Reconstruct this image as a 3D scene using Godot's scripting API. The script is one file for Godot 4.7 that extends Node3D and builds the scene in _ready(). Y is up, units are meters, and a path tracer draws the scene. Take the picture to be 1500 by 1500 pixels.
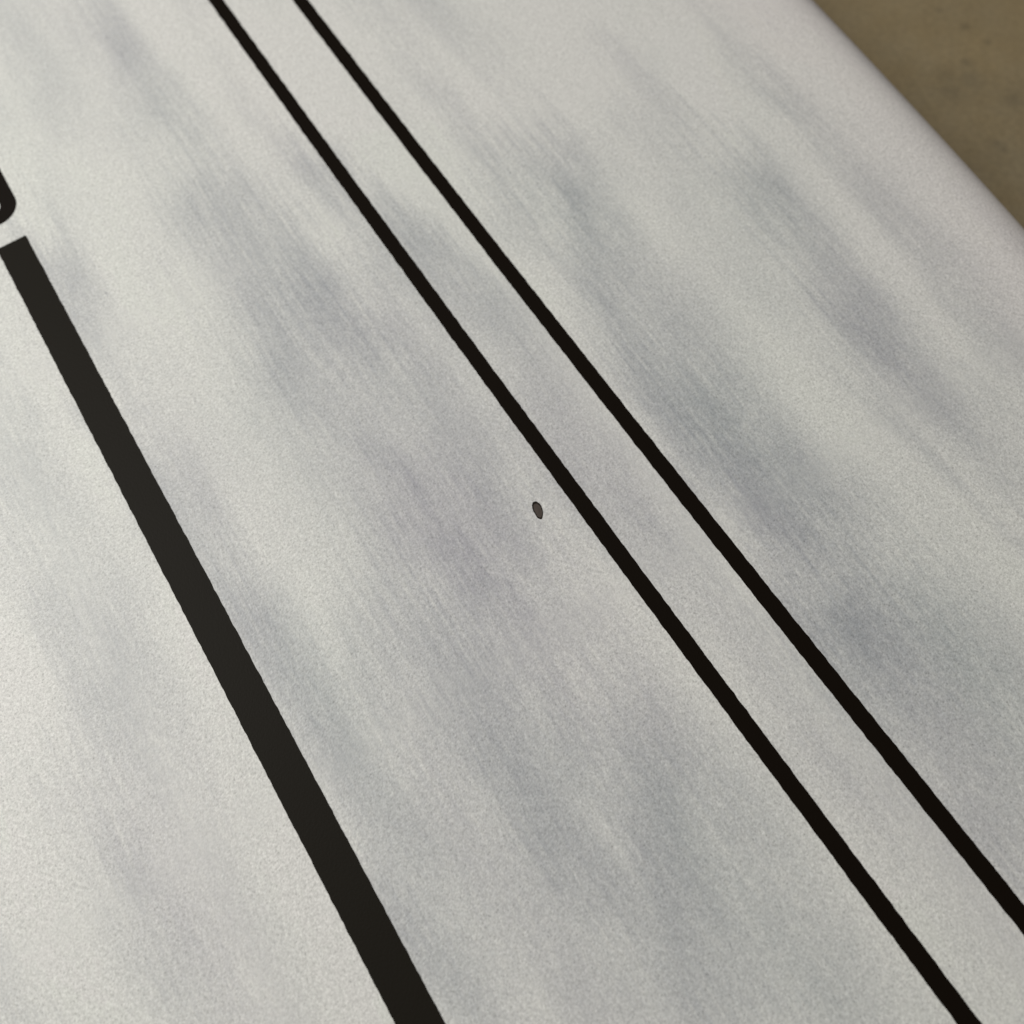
extends Node3D

# A white-washed paddle board on a brown floor. The board runs along z, its deck is level; units are metres.
const MID := -0.0598          # x of the board's centre line
const HALF := 0.055           # half of the board's thickness
const RAIL := 0.045             # how far in from the outline the deck starts to roll over
const GRIP := 2.9             # roundness of the rail
const DECK_COLS := 24
const CAM_Y := 0.525
const TEX_ORIGIN := Vector2(-0.54, -0.90)
const TEX_SPAN := Vector2(0.96, 1.2)
const TILE := 0.24

# grey washes of the print: start x, start z, end x, end z, half width (mm), strength (percent)
const WASHES := [
	"46,-531,53,-454,10.8,22 44,-496,45,-410,8.1,22 47,-424,51,-343,12.4,25 39,-382,51,-314,19.5,34 38,-332,59,-245,17.1,43 46,-262,52,-183,19.1,34 54,-222,59,-147,15.5,25 38,-169,50,-110,11.9,43",
	"47,-144,48,-107,6.4,31 24,-134,31,-91,5.7,25 33,-93,51,-49,11.2,40 23,-99,18,-24,8.1,25 18,-221,22,-153,13.5,22 -37,-162,-35,-110,8.3,31 -40,-113,-43,-39,6.5,19 -48,-53,-38,-2,6.1,25",
	"15,-34,20,20,10.3,22 45,14,53,46,12.7,19 -2,-89,20,6,30,25 49,-301,55,-0,60,31 -43,-401,-39,-350,9.9,22 -44,-372,-51,-258,9.4,19 -54,-260,-53,-183,8.7,16 109,-334,123,-252,12.6,22",
	"120,-259,129,-190,13.7,19 120,-187,125,-98,15.8,19 125,7,127,42,6.9,12 92,-399,97,-312,7.2,19 94,-350,96,-270,7.7,16 75,-28,84,46,24.3,16 178,-314,179,-253,14.6,28 205,-306,199,-259,10.8,28",
	"176,-274,190,-212,22.4,22 183,-235,182,-151,20.6,28 177,-193,180,-108,23.4,31 178,-141,181,-62,19.3,31 162,-85,167,-32,15.4,34 176,-47,186,4,15.2,28 174,-10,172,52,20.2,31 136,-41,143,34,12.9,22",
	"285,-263,284,-217,8.4,34 278,-236,288,-180,13.7,31 276,-207,279,-149,14.8,28 273,-166,276,-89,21.5,31 264,-136,264,-85,12.1,22 248,-112,246,-64,3.3,28 242,-91,247,-26,3.9,22 330,-353,330,-276,8.4,19",
	"327,-272,330,-216,10.2,19 325,-225,330,-161,9.9,19 325,-131,323,-92,14.4,25 197,-445,202,-381,10.3,19 173,-449,169,-375,7.8,22 269,-383,266,-308,8.1,16 248,-293,248,-236,9.5,11 234,-216,237,-167,9.1,12",
	"-91,-353,-88,-324,9.3,22 -103,-252,-98,-211,8.5,16 -103,-215,-104,-147,13.6,16 -143,-140,-129,-72,17.1,12 -120,-295,-116,-238,7.2,12 100,-140,102,-66,13.5,16 75,-234,81,-148,9.5,22 274,-87,275,-53,8.5,19",
	"44,-54,38,45,31.7,26 -22,-135,-22,-34,21.4,19 152,-17,143,83,25.0,19 81,30,83,86,20.6,16 -25,-300,-21,-199,18.3,12 115,-65,113,-3,12.0,-70 -12,-197,-4,-131,13.0,-50 227,-307,199,-39,10.8,-60",
	"229,-45,222,4,15.3,-50 -26,-337,-18,-261,12.7,-35 116,-423,117,-350,7.5,-40 305,-228,307,-125,9.4,-40 255,-305,252,-218,11.3,-40",
	"189,-306,182,-147,31.7,36 175,-168,182,-32,30.7,40 178,-49,177,46,32.6,40 40,-360,52,-232,27.0,32 48,-252,53,-115,35.6,34 46,-137,44,-7,40.9,34 9,-108,-18,18,29.0,28 -42,-386,-43,-253,12.6,28 -46,-247,-37,-155,13.0,28",
	"-34,-160,-45,-26,12.0,30 283,-248,279,-88,21.9,26 -95,-307,-96,-158,20.0,24 -102,-179,-116,-51,23.4,24 109,-334,122,-99,15.9,28 36,-557,41,-401,22.5,20 267,-360,268,-212,19.7,12 339,-259,333,-126,15.4,18",
]

var rng := RandomNumberGenerator.new()
var edge_noise := FastNoiseLite.new()


func _ready() -> void:
	rng.seed = 4711
	camera_and_light()
	edge_noise.seed = 5
	edge_noise.frequency = 1.0
	edge_noise.fractal_octaves = 3
	make_floor()
	make_board()


func camera_and_light() -> void:
	var cam := Camera3D.new()
	cam.name = "camera"
	cam.transform = Transform3D(Basis(Vector3(0.84828456, -0.04461765, 0.52765763), Vector3(0.50238528, 0.38280542, -0.77528643), Vector3(-0.16739874, 0.92275093, 0.34714318)), Vector3(0, CAM_Y, 0))
	var lens := CameraAttributesPhysical.new()
	lens.frustum_focal_length = 24.0
	lens.frustum_focus_distance = 0.43
	lens.frustum_near = 0.02
	lens.frustum_far = 60.0
	lens.exposure_aperture = 3.8
	cam.attributes = lens
	cam.fov = 53.1301
	cam.near = 0.02
	cam.far = 60.0
	add_child(cam)
	cam.current = true
	var e := Environment.new()
	e.background_mode = Environment.BG_COLOR
	e.background_color = Color(0.655, 0.63, 0.615)
	e.background_energy_multiplier = 0.46
	e.tonemap_mode = Environment.TONE_MAPPER_LINEAR
	e.tonemap_exposure = 1.0
	e.sdfgi_enabled = true
	e.ssao_enabled = true
	e.ssil_enabled = true
	var we := WorldEnvironment.new()
	we.name = "environment"
	we.environment = e
	add_child(we)
	var lamp := AreaLight3D.new()
	lamp.name = "ceiling_lamp"
	lamp.area_size = Vector2(1.2, 0.9)
	lamp.light_energy = 5.25
	lamp.light_color = Color(1.0, 0.993, 0.972)
	lamp.area_range = 12.0
	lamp.shadow_enabled = true
	add_child(lamp)
	lamp.look_at_from_position(Vector3(-0.85, 1.8, -1.15), Vector3(0.05, 0.1, -0.2), Vector3(0, 0, 1))


# ---------------------------------------------------------------- small helpers

func tag(o: Node, label: String, category := "", group := "", kind := "") -> void:
	if label:
		o.set_meta("label", label)
	if category:
		o.set_meta("category", category)
	if group:
		o.set_meta("group", group)
	if kind:
		o.set_meta("kind", kind)


func part(called: String, mesh: Mesh, material: Material, parent: Node) -> MeshInstance3D:
	var m := MeshInstance3D.new()
	m.name = called
	m.mesh = mesh
	m.material_override = material
	parent.add_child(m, true)
	return m


func noise_bytes(seed_: int, freq: float, w: int, h: int, octaves := 3) -> PackedByteArray:
	var n := FastNoiseLite.new()
	n.seed = seed_
	n.noise_type = FastNoiseLite.TYPE_SIMPLEX_SMOOTH
	n.frequency = freq
	n.fractal_octaves = octaves
	var im := n.get_seamless_image(w, h, false, false, 0.15)
	im.convert(Image.FORMAT_L8)
	return im.get_data()


# ---------------------------------------------------------------- the floor

func make_floor() -> void:
	var w := 1024
	var a := noise_bytes(11, 0.006, w, w, 4)
	var b := noise_bytes(12, 0.03, w, w, 4)
	var c := noise_bytes(13, 0.2, w, w, 2)
	var data := PackedByteArray()
	data.resize(w * w * 3)
	var dark := PackedFloat32Array()
	dark.resize(w * w)
	# dirt spots: x, z, radius (mm) and strength on the square metre of floor that repeats
	var spots := []
	for s in [[0.5387, -0.3311, 3.8, 0.2], [0.5415, -0.3128, 2.6, 0.2], [0.4937, -0.293, 7.0, 0.13], [0.5104, -0.2957, 9.0, 0.11], [0.5342, -0.3532, 2.2, 0.16], [0.4997, -0.3066, 8.0, 0.12]]:
		spots.append(s)
	for k in 160:
		spots.append([rng.randf(), rng.randf(), rng.randf_range(1.5, 6.0), rng.randf_range(0.04, 0.2)])
	for s in spots:
		var r: float = s[2] * w / 1000.0
		var cx := int(fposmod(s[0], 1.0) * w)
		var cy := int(fposmod(s[1], 1.0) * w)
		var reach := int(r * 2.2) + 1
		for dy in range(-reach, reach + 1):
			for dx in range(-reach, reach + 1):
				var px := posmod(cx + dx, w)
				var py := posmod(cy + dy, w)
				var rr := r * (0.7 + 0.6 * b[(py * w + px)] / 255.0)
				var f := exp(-(dx * dx + dy * dy) / (rr * rr))
				dark[py * w + px] = maxf(dark[py * w + px], s[3] * f)
	for i in w * w:
		var t := (a[i] - 128) / 255.0 * 0.5 + (b[i] - 128) / 255.0 * 0.35
		var f := (1.0 + 0.2 * t + 0.14 * (c[i] - 128) / 255.0) * (1.0 - 0.7 * dark[i])
		var g := (b[i] - a[i]) / 255.0
		data[i * 3] = clampi(int(FLOOR_R * f * (1.0 - 0.02 * g)), 0, 255)
		data[i * 3 + 1] = clampi(int(FLOOR_G * f), 0, 255)
		data[i * 3 + 2] = clampi(int(FLOOR_B * f * (1.0 + 0.05 * g)), 0, 255)
	var im := Image.create_from_data(w, w, false, Image.FORMAT_RGB8, data)
	im.generate_mipmaps()
	var m := StandardMaterial3D.new()
	m.albedo_texture = ImageTexture.create_from_image(im)
	m.roughness = 0.7
	var st := SurfaceTool.new()
	st.begin(Mesh.PRIMITIVE_TRIANGLES)
	var n := 12
	for iz in n + 1:
		for ix in n + 1:
			var p := Vector3(-6.0 + 12.0 * ix / n, 0, -6.0 + 12.0 * iz / n)
			st.set_uv(Vector2(p.x, p.z))
			st.set_normal(Vector3.UP)
			st.add_vertex(p)
	for iz in n:
		for ix in n:
			var q := iz * (n + 1) + ix
			for k in [q, q + 1, q + n + 2, q, q + n + 2, q + n + 1]:
				st.add_index(k)
	st.generate_tangents()
	var f := part("floor", st.commit(), m, self)
	tag(f, "dull olive brown floor with small dark dirt spots beyond the board", "floor", "", "structure")


const FLOOR_R := 118.0
const FLOOR_G := 105.0
const FLOOR_B := 78.0


# ---------------------------------------------------------------- the board's shape

func half_width(z: float) -> float:
	var t := absf(z + 0.75) / 1.7
	return 0.4645 * pow(maxf(1.0 - pow(t, 2.6), 0.0001), 0.6)


# how far below the crest the deck lies at a distance s from the centre line
func drop(s: float, z: float) -> float:
	var w := half_width(z)
	var r := minf(RAIL, w * 0.6)
	var t := clampf((s - (w - r)) / r, 0.0, 1.0)
	return 0.008 * (s / w) * (s / w) + (HALF - 0.008) * (1.0 - pow(1.0 - pow(t, GRIP), 1.0 / GRIP))


func deck_y(x: float, z: float) -> float:
	return 2.0 * HALF - drop(absf(x - MID), z)


func deck_normal(x: float, z: float) -> Vector3:
	var h := 0.002
	return Vector3(deck_y(x - h, z) - deck_y(x + h, z), 2.0 * h, deck_y(x, z - h) - deck_y(x, z + h)).normalized()


func deck_point(x: float, z: float, lift := 0.0) -> Vector3:
	return Vector3(x, deck_y(x, z) + lift, z)


# the section of the board as (offset from the centre line, height, length along the outline)
func section(z: float) -> Array:
	var w := half_width(z)
	var r := minf(RAIL, w * 0.6)
	var right: Array[Vector2] = []
	for k in DECK_COLS:
		var s := (w - r) * k / float(DECK_COLS)
		right.append(Vector2(s, 2.0 * HALF - drop(s, z)))
	for k in 25:
		var a := PI / 2 * k / 24.0
		var s := w - r + r * pow(sin(a), 2.0 / GRIP)
		right.append(Vector2(s, 2.0 * HALF - drop(s, z)))
	for k in range(1, 13):
		var a := PI / 2 * (1.0 - k / 12.0)
		var s := w - r + r * pow(maxf(sin(a), 0.0), 2.0 / GRIP)
		right.append(Vector2(s, HALF * (1.0 - pow(maxf(cos(a), 0.0), 2.0 / GRIP))))
	right.append(Vector2(0.0, 0.0))
	return right


const CHIP := Vector2(0.0855, -0.1511)

func chip_ring(scale_: float, lift: float) -> PackedVector3Array:
	var out := PackedVector3Array()
	var along := Vector2(-0.28, 0.96).normalized()
	var across := Vector2(along.y, -along.x)
	for k in 28:
		var a := TAU * k / 28.0
		var wob := 1.0 + 0.07 * sin(2 * a + 0.8) + 0.05 * sin(3 * a + 2.0) + 0.02 * sin(7 * a)
		var p := CHIP + (along * cos(a) * 0.0043 + across * sin(a) * 0.0022) * scale_ * wob
		out.append(deck_point(p.x, p.y, lift))
	return out


func put(st: SurfaceTool, p: Vector3, run: float) -> void:
	st.set_uv(Vector2(run / TILE, p.z / TILE))
	st.set_uv2(Vector2((run - TEX_ORIGIN.x) / TEX_SPAN.x, (p.z - TEX_ORIGIN.y) / TEX_SPAN.y))
	st.add_vertex(p)


func make_shell() -> ArrayMesh:
	var zs: Array[float] = []
	for k in 30:
		zs.append(lerpf(-2.449, -0.9, 1.0 - pow(1.0 - k / 30.0, 2.0) * 1.0))
	for k in 61:
		zs.append(-0.9 + 1.2 * k / 60.0)
	for k in range(1, 25):
		zs.append(lerpf(0.3, 0.949, 1.0 - pow(1.0 - k / 24.0, 2.0)))
	var st := SurfaceTool.new()
	st.begin(Mesh.PRIMITIVE_TRIANGLES)
	st.set_smooth_group(0)
	var cols := 0
	for z in zs:
		var half := section(z)
		var ring: Array = []
		var run := 0.0
		var runs: Array[float] = []
		for k in half.size():
			if k:
				run += half[k].distance_to(half[k - 1])
			runs.append(run)
		# from the bottom's middle over the left rail and the deck to the bottom's middle again
		for k in range(half.size() - 1, 0, -1):
			put(st, Vector3(MID - half[k].x, half[k].y, z), MID - runs[k])
		for k in half.size():
			put(st, Vector3(MID + half[k].x, half[k].y, z), MID + runs[k])
		cols = 2 * half.size() - 1
	var deck_from := cols / 2 - DECK_COLS
	var hole := []
	for i in zs.size() - 1:
		for j in cols - 1:
			var q := i * cols + j
			if zs[i] < CHIP.y and CHIP.y <= zs[i + 1] and j >= deck_from and j < deck_from + 2 * DECK_COLS:
				var f := (half_width(CHIP.y) - RAIL) / DECK_COLS
				var col := cols / 2 + int(floor((CHIP.x - MID) / f))
				if j == col:
					hole = [q, q + 1, q + cols + 1, q + cols]
					continue
			for k in [q, q + 1, q + cols + 1, q, q + cols + 1, q + cols]:
				st.add_index(k)
	# the cell round the chip: a ring of faces between its four corners and the chip's rim
	var rim := chip_ring(1.0, 0.0)
	var first := zs.size() * cols
	for p in rim:
		put(st, p, p.x)
	var n := rim.size()
	var corner_xz := []
	for k in hole:
		var i: int = k / cols
		var j: int = k % cols
		var h := section(zs[i])
		corner_xz.append(Vector2(MID + h[j - cols / 2].x, zs[i]))
	var owner: Array[int] = []
	for k in n:
		var d := Vector2(rim[k].x, rim[k].z) - CHIP
		var best := 0
		var most := -9.0
		for c in 4:
			var g: float = d.normalized().dot((corner_xz[c] - CHIP).normalized())
			if g > most:
				most = g
				best = c
		owner.append(best)
	for k in n:
		var m := (k + 1) % n
		add_tri(st, hole[owner[k]], first + k, first + m, corner_xz[owner[k]], rim[k], rim[m])
		if owner[k] != owner[m]:
			add_tri(st, hole[owner[k]], hole[owner[m]], first + m, corner_xz[owner[k]], Vector3(corner_xz[owner[m]].x, 0, corner_xz[owner[m]].y), rim[m])
	st.generate_normals()
	st.generate_tangents()
	return st.commit()


# front faces run clockwise seen from above
func add_tri(st: SurfaceTool, a: int, b: int, c: int, pa: Vector2, pb: Vector3, pc: Vector3) -> void:
	var turn := (Vector2(pb.x, pb.z) - pa).cross(Vector2(pc.x, pc.z) - pa)
	for k in ([a, b, c] if turn > 0 else [a, c, b]):
		st.add_index(k)


# ---------------------------------------------------------------- the print on the deck

func wash_texture() -> ImageTexture:
	# soft grey washes, laid down on a coarse grid first
	var gw := 320
	var gh := 400
	var wash := PackedFloat32Array()
	wash.resize(gw * gh)
	var list := []
	for line in WASHES:
		for s in line.split(" ", false):
			var v: PackedFloat64Array = s.split_floats(",")
			list.append([Vector2(v[0], v[1]) / 1000.0, Vector2(v[2], v[3]) / 1000.0, v[4] / 1000.0, v[5] / 100.0])
	for k in 90:      # the parts of the deck that the close-up leaves out carry the same print
		var p := Vector2(TEX_ORIGIN.x + rng.randf() * TEX_SPAN.x, TEX_ORIGIN.y + rng.randf() * TEX_SPAN.y)
		var seen := p.x > -0.16 and p.x < 0.40 and p.y > -0.56 and p.y < 0.1
		var l := rng.randf_range(0.06, 0.14)
		var wd := rng.randf_range(0.008, 0.02)
		var kk := rng.randf_range(0.2, 0.5)
		if not seen:
			list.append([p, p + Vector2(rng.randf_range(-0.008, 0.008), l), wd, kk])
	for b in list:
		var a: Vector2 = b[0]
		var d: Vector2 = b[1] - a
		var hw: float = b[2]
		var l := d.length()
		d /= l
		var over := 0.046
		var lo := Vector2(minf(a.x, b[1].x) - hw * 2.2, minf(a.y, b[1].y) - over * 2.0)
		var hi := Vector2(maxf(a.x, b[1].x) + hw * 2.2, maxf(a.y, b[1].y) + over * 2.0)
		var x0 := int((lo.x - TEX_ORIGIN.x) / TEX_SPAN.x * gw)
		var x1 := int((hi.x - TEX_ORIGIN.x) / TEX_SPAN.x * gw)
		var y0 := int((lo.y - TEX_ORIGIN.y) / TEX_SPAN.y * gh)
		var y1 := int((hi.y - TEX_ORIGIN.y) / TEX_SPAN.y * gh)
		for y in range(y0, y1 + 1):
			for x in range(x0, x1 + 1):
				var p := TEX_ORIGIN + Vector2((x + 0.5) / gw, (y + 0.5) / gh) * TEX_SPAN - a
				var t := p.dot(d)
				var c := absf(p.cross(d)) / hw
				var off := maxf(maxf(-t, t - l), 0.0) / over
				var f: float = b[3] * (1.0 - smoothstep(0.45, 1.5, c)) * (1.0 - smoothstep(0.0, 1.6, off))
				var at := posmod(y, gh) * gw + posmod(x, gw)
				if f < 0.0:      # a patch of thicker white
					wash[at] *= 1.0 + f
					continue
				wash[at] = 1.0 - (1.0 - wash[at]) * (1.0 - f * 0.5)
	var w := 2048
	var h := 1024
	var warp_a := noise_bytes(21, 0.008, w / 4, h / 4, 4)
	var warp_b := noise_bytes(22, 0.02, w / 4, h / 4, 4)
	var cloud := noise_bytes(23, 0.02, w / 2, h / 2, 6)
	var fine := noise_bytes(25, 0.16, w, h, 4)
	var hue := noise_bytes(24, 0.012, w / 4, h / 4, 3)
	var grain := grain_bytes(w, h)
	var pores := pore_lines(w, h)
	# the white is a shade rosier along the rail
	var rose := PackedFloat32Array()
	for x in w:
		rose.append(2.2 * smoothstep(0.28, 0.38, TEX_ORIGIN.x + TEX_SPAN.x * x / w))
	var data := PackedByteArray()
	data.resize(w * h * 3)
	for y in h:
		var row := y * w
		for x in w:
			var q := (y >> 2) * (w >> 2) + (x >> 2)
			# bend the washes' outlines a little, more along the grain than across it
			var fx := (float(x) / w) * gw + (warp_a[q] - 128) * 0.028 + (warp_b[q] - 128) * 0.012 + (grain[row + x] - 128) * 0.006
			var fy := (float(y) / h) * gh + (warp_b[q] - 128) * 0.10 + (grain[row + x] - 128) * 0.17
			var ix := int(floor(fx))
			var iy := int(floor(fy))
			var tx := fx - ix
			var ty := fy - iy
			var r0 := posmod(iy, gh) * gw
			var r1 := posmod(iy + 1, gh) * gw
			var c0 := posmod(ix, gw)
			var c1 := posmod(ix + 1, gw)
			var g := lerpf(lerpf(wash[r0 + c0], wash[r0 + c1], tx), lerpf(wash[r1 + c0], wash[r1 + c1], tx), ty)
			var n := (grain[row + x] - 128) / 128.0
			g = 1.5 * g / (1.0 + 0.9 * g)      # thin washes cover fast, thick ones hardly darken further
			var cl := (cloud[(y >> 1) * (w >> 1) + (x >> 1)] - 128) / 128.0 + 0.45 * (fine[row + x] - 128) / 128.0
			g = clampf(g * (1.0 + 0.5 * cl + 0.4 * n) + 0.13 * cl + 0.06 * n, 0.0, 1.0)
			g = clampf(g + pores[row + x] * (0.35 + g), 0.0, 1.2)
			var t := (hue[q] - 128) / 128.0 * 2.2 * (0.5 + g)
			var i := (row + x) * 3
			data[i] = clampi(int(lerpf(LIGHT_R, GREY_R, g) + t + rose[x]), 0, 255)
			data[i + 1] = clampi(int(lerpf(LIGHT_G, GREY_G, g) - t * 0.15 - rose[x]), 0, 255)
			data[i + 2] = clampi(int(lerpf(LIGHT_B, GREY_B, g) + t * 0.7), 0, 255)
	var im := Image.create_from_data(w, h, false, Image.FORMAT_RGB8, data)
	im.generate_mipmaps()
	return ImageTexture.create_from_image(im)


const LIGHT_R := 223.0
const LIGHT_G := 224.0
const LIGHT_B := 220.0
const GREY_R := 166.0
const GREY_G := 169.0
const GREY_B := 174.0


# long fine streaks: noise that is stretched along the board
func grain_bytes(w: int, h: int) -> PackedByteArray:
	var out := PackedByteArray()
	out.resize(w * h)
	var n := FastNoiseLite.new()
	n.seed = 31
	n.frequency = 0.5
	n.fractal_octaves = 4
	var im := n.get_seamless_image(w, 64, false, false, 0.1)
	im.convert(Image.FORMAT_L8)
	im.resize(w, h, Image.INTERPOLATE_CUBIC)
	n.seed = 32
	n.frequency = 0.12
	var im2 := n.get_seamless_image(w, 96, false, false, 0.1)
	im2.convert(Image.FORMAT_L8)
	im2.resize(w, h, Image.INTERPOLATE_CUBIC)
	var a := im.get_data()
	var b := im2.get_data()
	for i in w * h:
		out[i] = (a[i] + b[i]) >> 1
	return out


# thin dark pores of the printed wood, each a line of its own
func pore_lines(w: int, h: int) -> PackedFloat32Array:
	var out := PackedFloat32Array()
	out.resize(w * h)
	var lines := []
	for s in [[-0.0315, -0.3665, -0.0315, -0.3625, 1.6], [-0.0310, -0.3665, -0.0310, -0.3625, 1.2], [0.0864, -0.2974, 0.0864, -0.2669, 0.5], [0.0870, -0.36, 0.0866, -0.30, 0.2], [0.2513, -0.079, 0.2496, -0.0508, 0.3], [0.0801, -0.4588, 0.0817, -0.4118, 0.22], [0.2483, -0.1075, 0.246, -0.0886, 0.3], [0.0239, -0.1056, 0.0237, -0.089, 0.3], [-0.0396, -0.051, -0.0399, -0.0425, 0.4], [-0.0402, -0.043, -0.038, -0.025, 0.25], [0.2603, -0.2325, 0.2597, -0.2179, 0.2], [0.0876, -0.3386, 0.0872, -0.3164, 0.22], [0.2497, -0.05, 0.246, -0.005, 0.3], [0.27, -0.24, 0.272, -0.2, 0.22], [0.0465, -0.36, 0.049, -0.31, 0.18]]:
		lines.append(s)
	for k in 1100:
		var x := TEX_ORIGIN.x + rng.randf() * TEX_SPAN.x
		var z := TEX_ORIGIN.y + rng.randf() * TEX_SPAN.y
		lines.append([x, z, x + rng.randf_range(-0.0008, 0.0008), z + rng.randf_range(0.006, 0.05), rng.randf_range(0.08, 0.32)])
	for k in 90:
		var x := TEX_ORIGIN.x + rng.randf() * TEX_SPAN.x
		var z := TEX_ORIGIN.y + rng.randf() * TEX_SPAN.y
		lines.append([x, z, x + rng.randf_range(-0.001, 0.001), z + rng.randf_range(0.05, 0.16), rng.randf_range(0.1, 0.24)])
	for s in lines:
		var y0 := int((s[1] - TEX_ORIGIN.y) / TEX_SPAN.y * h)
		var y1 := maxi(y0 + 4, int((s[3] - TEX_ORIGIN.y) / TEX_SPAN.y * h))
		var ph := rng.randf() * TAU
		for y in range(y0, y1 + 1):
			var t := float(y - y0) / (y1 - y0)
			var fx: float = (lerpf(s[0], s[2], t) - TEX_ORIGIN.x) / TEX_SPAN.x * w + 0.7 * sin(t * 5.0 + ph)
			var ix := int(floor(fx))
			var f := fx - ix
			var k: float = s[4] * sin(PI * clampf(t * 0.94 + 0.03, 0.0, 1.0)) * (0.7 + 0.3 * sin(t * 23.0 + ph * 3.0))
			var row := posmod(y, h) * w
			out[row + posmod(ix, w)] += k * (1.0 - f)
			out[row + posmod(ix + 1, w)] += k * f
	return out


# the fine orange-peel of the sprayed paint: a small tile that repeats, as colour flecks and as relief
func speckle() -> Array:
	var w := 1024
	var a := noise_bytes(41, 0.13, w, w, 3)
	var b := noise_bytes(42, 0.27, w, w, 2)
	var c := noise_bytes(43, 0.045, w, w, 3)
	var flecks := PackedByteArray()
	flecks.resize(w * w * 3)
	var relief := PackedByteArray()
	relief.resize(w * w)
	for i in w * w:
		var n := (a[i] - 128) / 128.0 * 0.55 + (b[i] - 128) / 128.0 * 0.75
		var v := SPECKLE_MID + SPECKLE_AMP * n + (6.0 * (c[i] - 128) / 128.0)
		if n < -0.55:
			v += (n + 0.55) * 70.0
		if n > 0.5:
			v += (n - 0.5) * 40.0
		var k := clampi(int(v), 0, 255)
		flecks[i * 3] = k
		flecks[i * 3 + 1] = k
		flecks[i * 3 + 2] = k
		relief[i] = clampi(int(128 + 90.0 * n), 0, 255)
	var im := Image.create_from_data(w, w, false, Image.FORMAT_RGB8, flecks)
	im.generate_mipmaps()
	var bump := Image.create_from_data(w, w, false, Image.FORMAT_L8, relief)
	bump.convert(Image.FORMAT_RGBA8)
	bump.bump_map_to_normal_map(1.2)
	bump.generate_mipmaps()
	return [ImageTexture.create_from_image(im), ImageTexture.create_from_image(bump)]


const SPECKLE_MID := 226.0
const SPECKLE_AMP := 38.0


func ink(color: Color, rough: float) -> StandardMaterial3D:
	var m := StandardMaterial3D.new()
	m.albedo_color = color.linear_to_srgb()
	m.roughness = rough
	m.metallic_specular = 0.16
	return m


# a printed band that follows the deck between two edges
func band(left: Callable, width: float, from: float, to: float, seed_: float, fuzz: float, nick := 9.0) -> ArrayMesh:
	var st := SurfaceTool.new()
	st.begin(Mesh.PRIMITIVE_TRIANGLES)
	st.set_smooth_group(0)
	var n := int((to - from) / 0.0012)
	var lift := 0.00012
	for k in n + 1:
		var z := lerpf(from, to, float(k) / n)
		var x: float = left.call(z)
		var a := x + edge_noise.get_noise_2d(z * 160.0, seed_) * fuzz
		var b := x + width + edge_noise.get_noise_2d(z * 160.0, seed_ + 50.0) * fuzz
		b += 0.0005 * exp(-pow((z - nick) / 0.0016, 2.0))
		for p in [deck_point(a, z, lift), deck_point((a + b) / 2, z, lift), deck_point(b, z, lift)]:
			st.set_uv(Vector2(p.x / TILE, p.z / TILE))
			st.set_normal(deck_normal(p.x, z))
			st.add_vertex(p)
	for k in n:
		for j in 2:
			var q := k * 3 + j
			for i in [q, q + 1, q + 4, q, q + 4, q + 3]:
				st.add_index(i)
	st.generate_tangents()
	return st.commit()


# a letter of the lettering along the centre line: a long round-ended ring
func letter() -> ArrayMesh:
	var st := SurfaceTool.new()
	st.begin(Mesh.PRIMITIVE_TRIANGLES)
	st.set_smooth_group(0)
	var cx := -0.0600
	var outer := 0.0124
	var stroke := 0.0084
	var straight := 0.0115
	var cz := -0.4336 - outer - straight
	var n := 96
	for k in n:
		var a := TAU * k / n
		for r in [outer, outer - stroke]:
			# a squarish round: the sides run straight before they turn
			var e := 2.0
			var ca := cos(a)
			var sa := sin(a)
			var f: float = r / pow(pow(absf(ca), e) + pow(absf(sa), e), 1.0 / e)
			var x := cx + f * ca
			var z := cz + f * sa + (straight if sa > 0 else -straight)
			var p := deck_point(x, z, 0.00012)
			st.set_uv(Vector2(p.x / TILE, p.z / TILE))
			st.add_vertex(p)
	for k in n:
		var q := k * 2
		var m := ((k + 1) % n) * 2
		for i in [q, m, m + 1, q, m + 1, q + 1]:
			st.add_index(i)
	st.generate_normals()
	st.generate_tangents()
	return st.commit()


# the chip: walls down from the rim and an uneven floor
func chip_mesh(from: int) -> ArrayMesh:
	var st := SurfaceTool.new()
	st.begin(Mesh.PRIMITIVE_TRIANGLES)
	st.set_smooth_group(0)
	var rings := [chip_ring(1.0, 0.0), chip_ring(0.76, -0.00035), chip_ring(0.6, -0.00045), chip_ring(0.35, -0.0003)]
	rings = rings.slice(0, 2) if from == 0 else rings.slice(1)
	var n: int = rings[0].size()
	for r in rings.size():
		for k in n:
			var p: Vector3 = rings[r][k]
			if from and r > 0:
				p.y += 0.0001 * sin(k * GRIP + r)
			st.set_uv(Vector2(p.x / TILE, p.z / TILE))
			st.add_vertex(p)
	if from:
		st.set_uv(Vector2(CHIP.x / TILE, CHIP.y / TILE))
		st.add_vertex(deck_point(CHIP.x, CHIP.y, -0.00028))
	for r in rings.size() - 1:
		for k in n:
			var a := r * n + k
			var b := r * n + (k + 1) % n
			for i in [a, b, b + n, a, b + n, a + n]:
				st.add_index(i)
	for k in (n if from else 0):
		for i in [(rings.size() - 1) * n + k, (rings.size() - 1) * n + (k + 1) % n, rings.size() * n]:
			st.add_index(i)
	st.generate_normals()
	st.generate_tangents()
	return st.commit()


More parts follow.
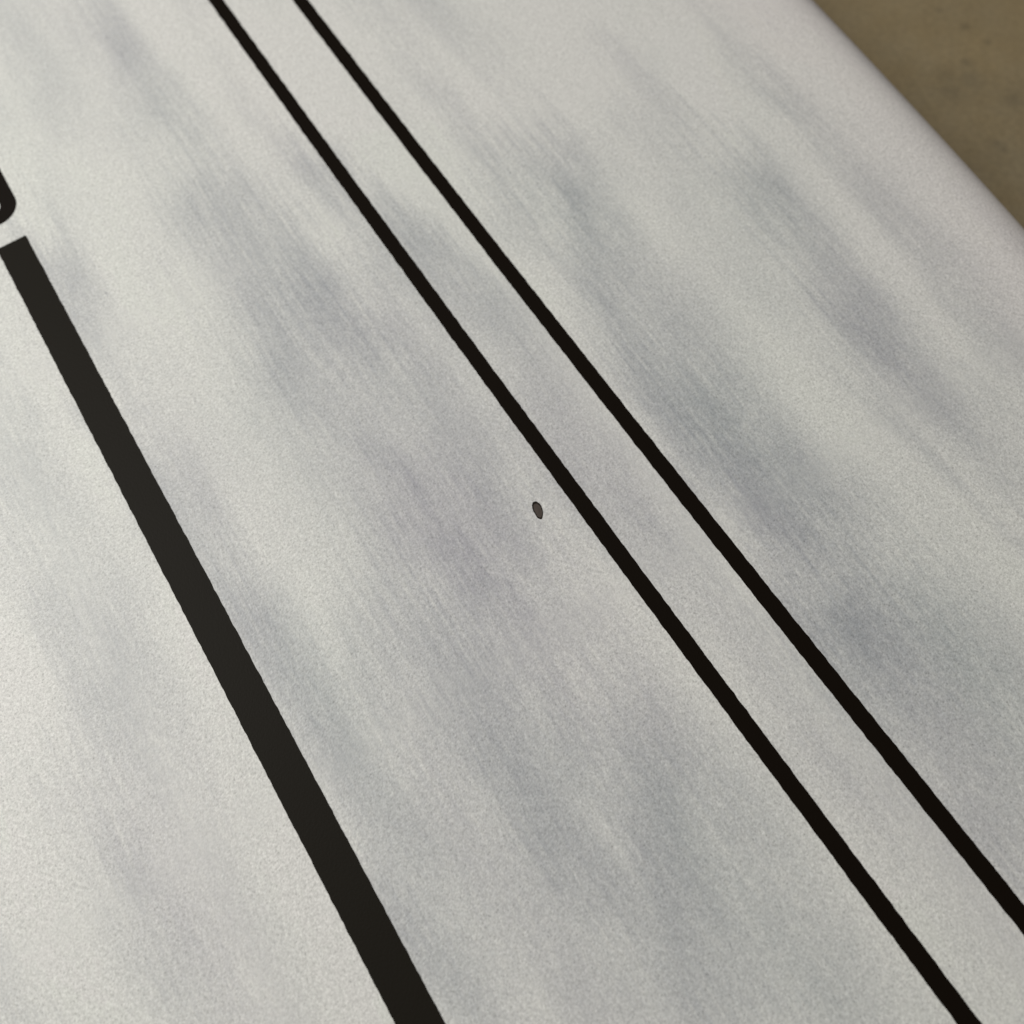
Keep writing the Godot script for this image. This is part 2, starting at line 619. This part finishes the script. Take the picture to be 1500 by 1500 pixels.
func make_board() -> void:
	var board := Node3D.new()
	board.name = "paddle_board"
	add_child(board)
	tag(board, "whitewashed grey-streaked paddle board with black stripes, lying on the brown floor", "paddle board")
	var paint := StandardMaterial3D.new()
	var fleck := speckle()
	paint.albedo_texture = fleck[0]
	paint.normal_enabled = true
	paint.normal_texture = fleck[1]
	paint.normal_scale = 0.6
	paint.detail_enabled = true
	paint.detail_blend_mode = BaseMaterial3D.BLEND_MODE_MUL
	paint.detail_uv_layer = BaseMaterial3D.DETAIL_UV_2
	paint.detail_albedo = wash_texture()
	paint.roughness = 0.5
	paint.metallic_specular = 0.4
	part("hull", make_shell(), paint, board)
	var bar := ink(Color(0.0090, 0.0076, 0.0052), 0.5)
	var pin := ink(Color(0.0050, 0.0032, 0.0018), 0.5)
	bar.normal_enabled = true
	bar.normal_texture = fleck[1]
	bar.normal_scale = 0.2
	pin.normal_enabled = true
	pin.normal_texture = fleck[1]
	pin.normal_scale = 0.2
	var c := part("centre_stripe", band(func(_z: float) -> float: return -0.0676, 0.0158, -0.4198, 0.55, 3.0, 0.0003), bar, board)
	tag(c, "thick black stripe down the middle of the board")
	var p1 := part("pinstripe", band(func(z: float) -> float:
		var d := maxf(z + 0.254, -0.36)
		return 0.0985 + 0.0115 * d + 0.0159 * d * d, 0.0074, -1.3, 0.5, 11.0, 0.0003), pin, board)
	tag(p1, "inner thin black pinstripe beside the chip")
	var p2 := part("pinstripe", band(func(z: float) -> float:
		var d := maxf(z + 0.228, -0.30)
		return 0.1385 + 0.01345 * d + 0.0221 * d * d, 0.0075, -1.3, 0.5, 23.0, 0.0003, -0.4348), pin, board)
	tag(p2, "outer thin black pinstripe on the rail side")
	var l := part("printed_letter", letter(), pin, board)
	tag(l, "rounded black printed letter cut off by the left edge")
	var pit := ink(Color(0.066, 0.055, 0.048), 0.75)
	var ch := part("chip", chip_mesh(0), ink(Color(0.018, 0.015, 0.012), 0.7), board)
	part("chip_floor", chip_mesh(1), pit, ch)
	tag(ch, "small dark oval chip in the deck left of the inner pinstripe")
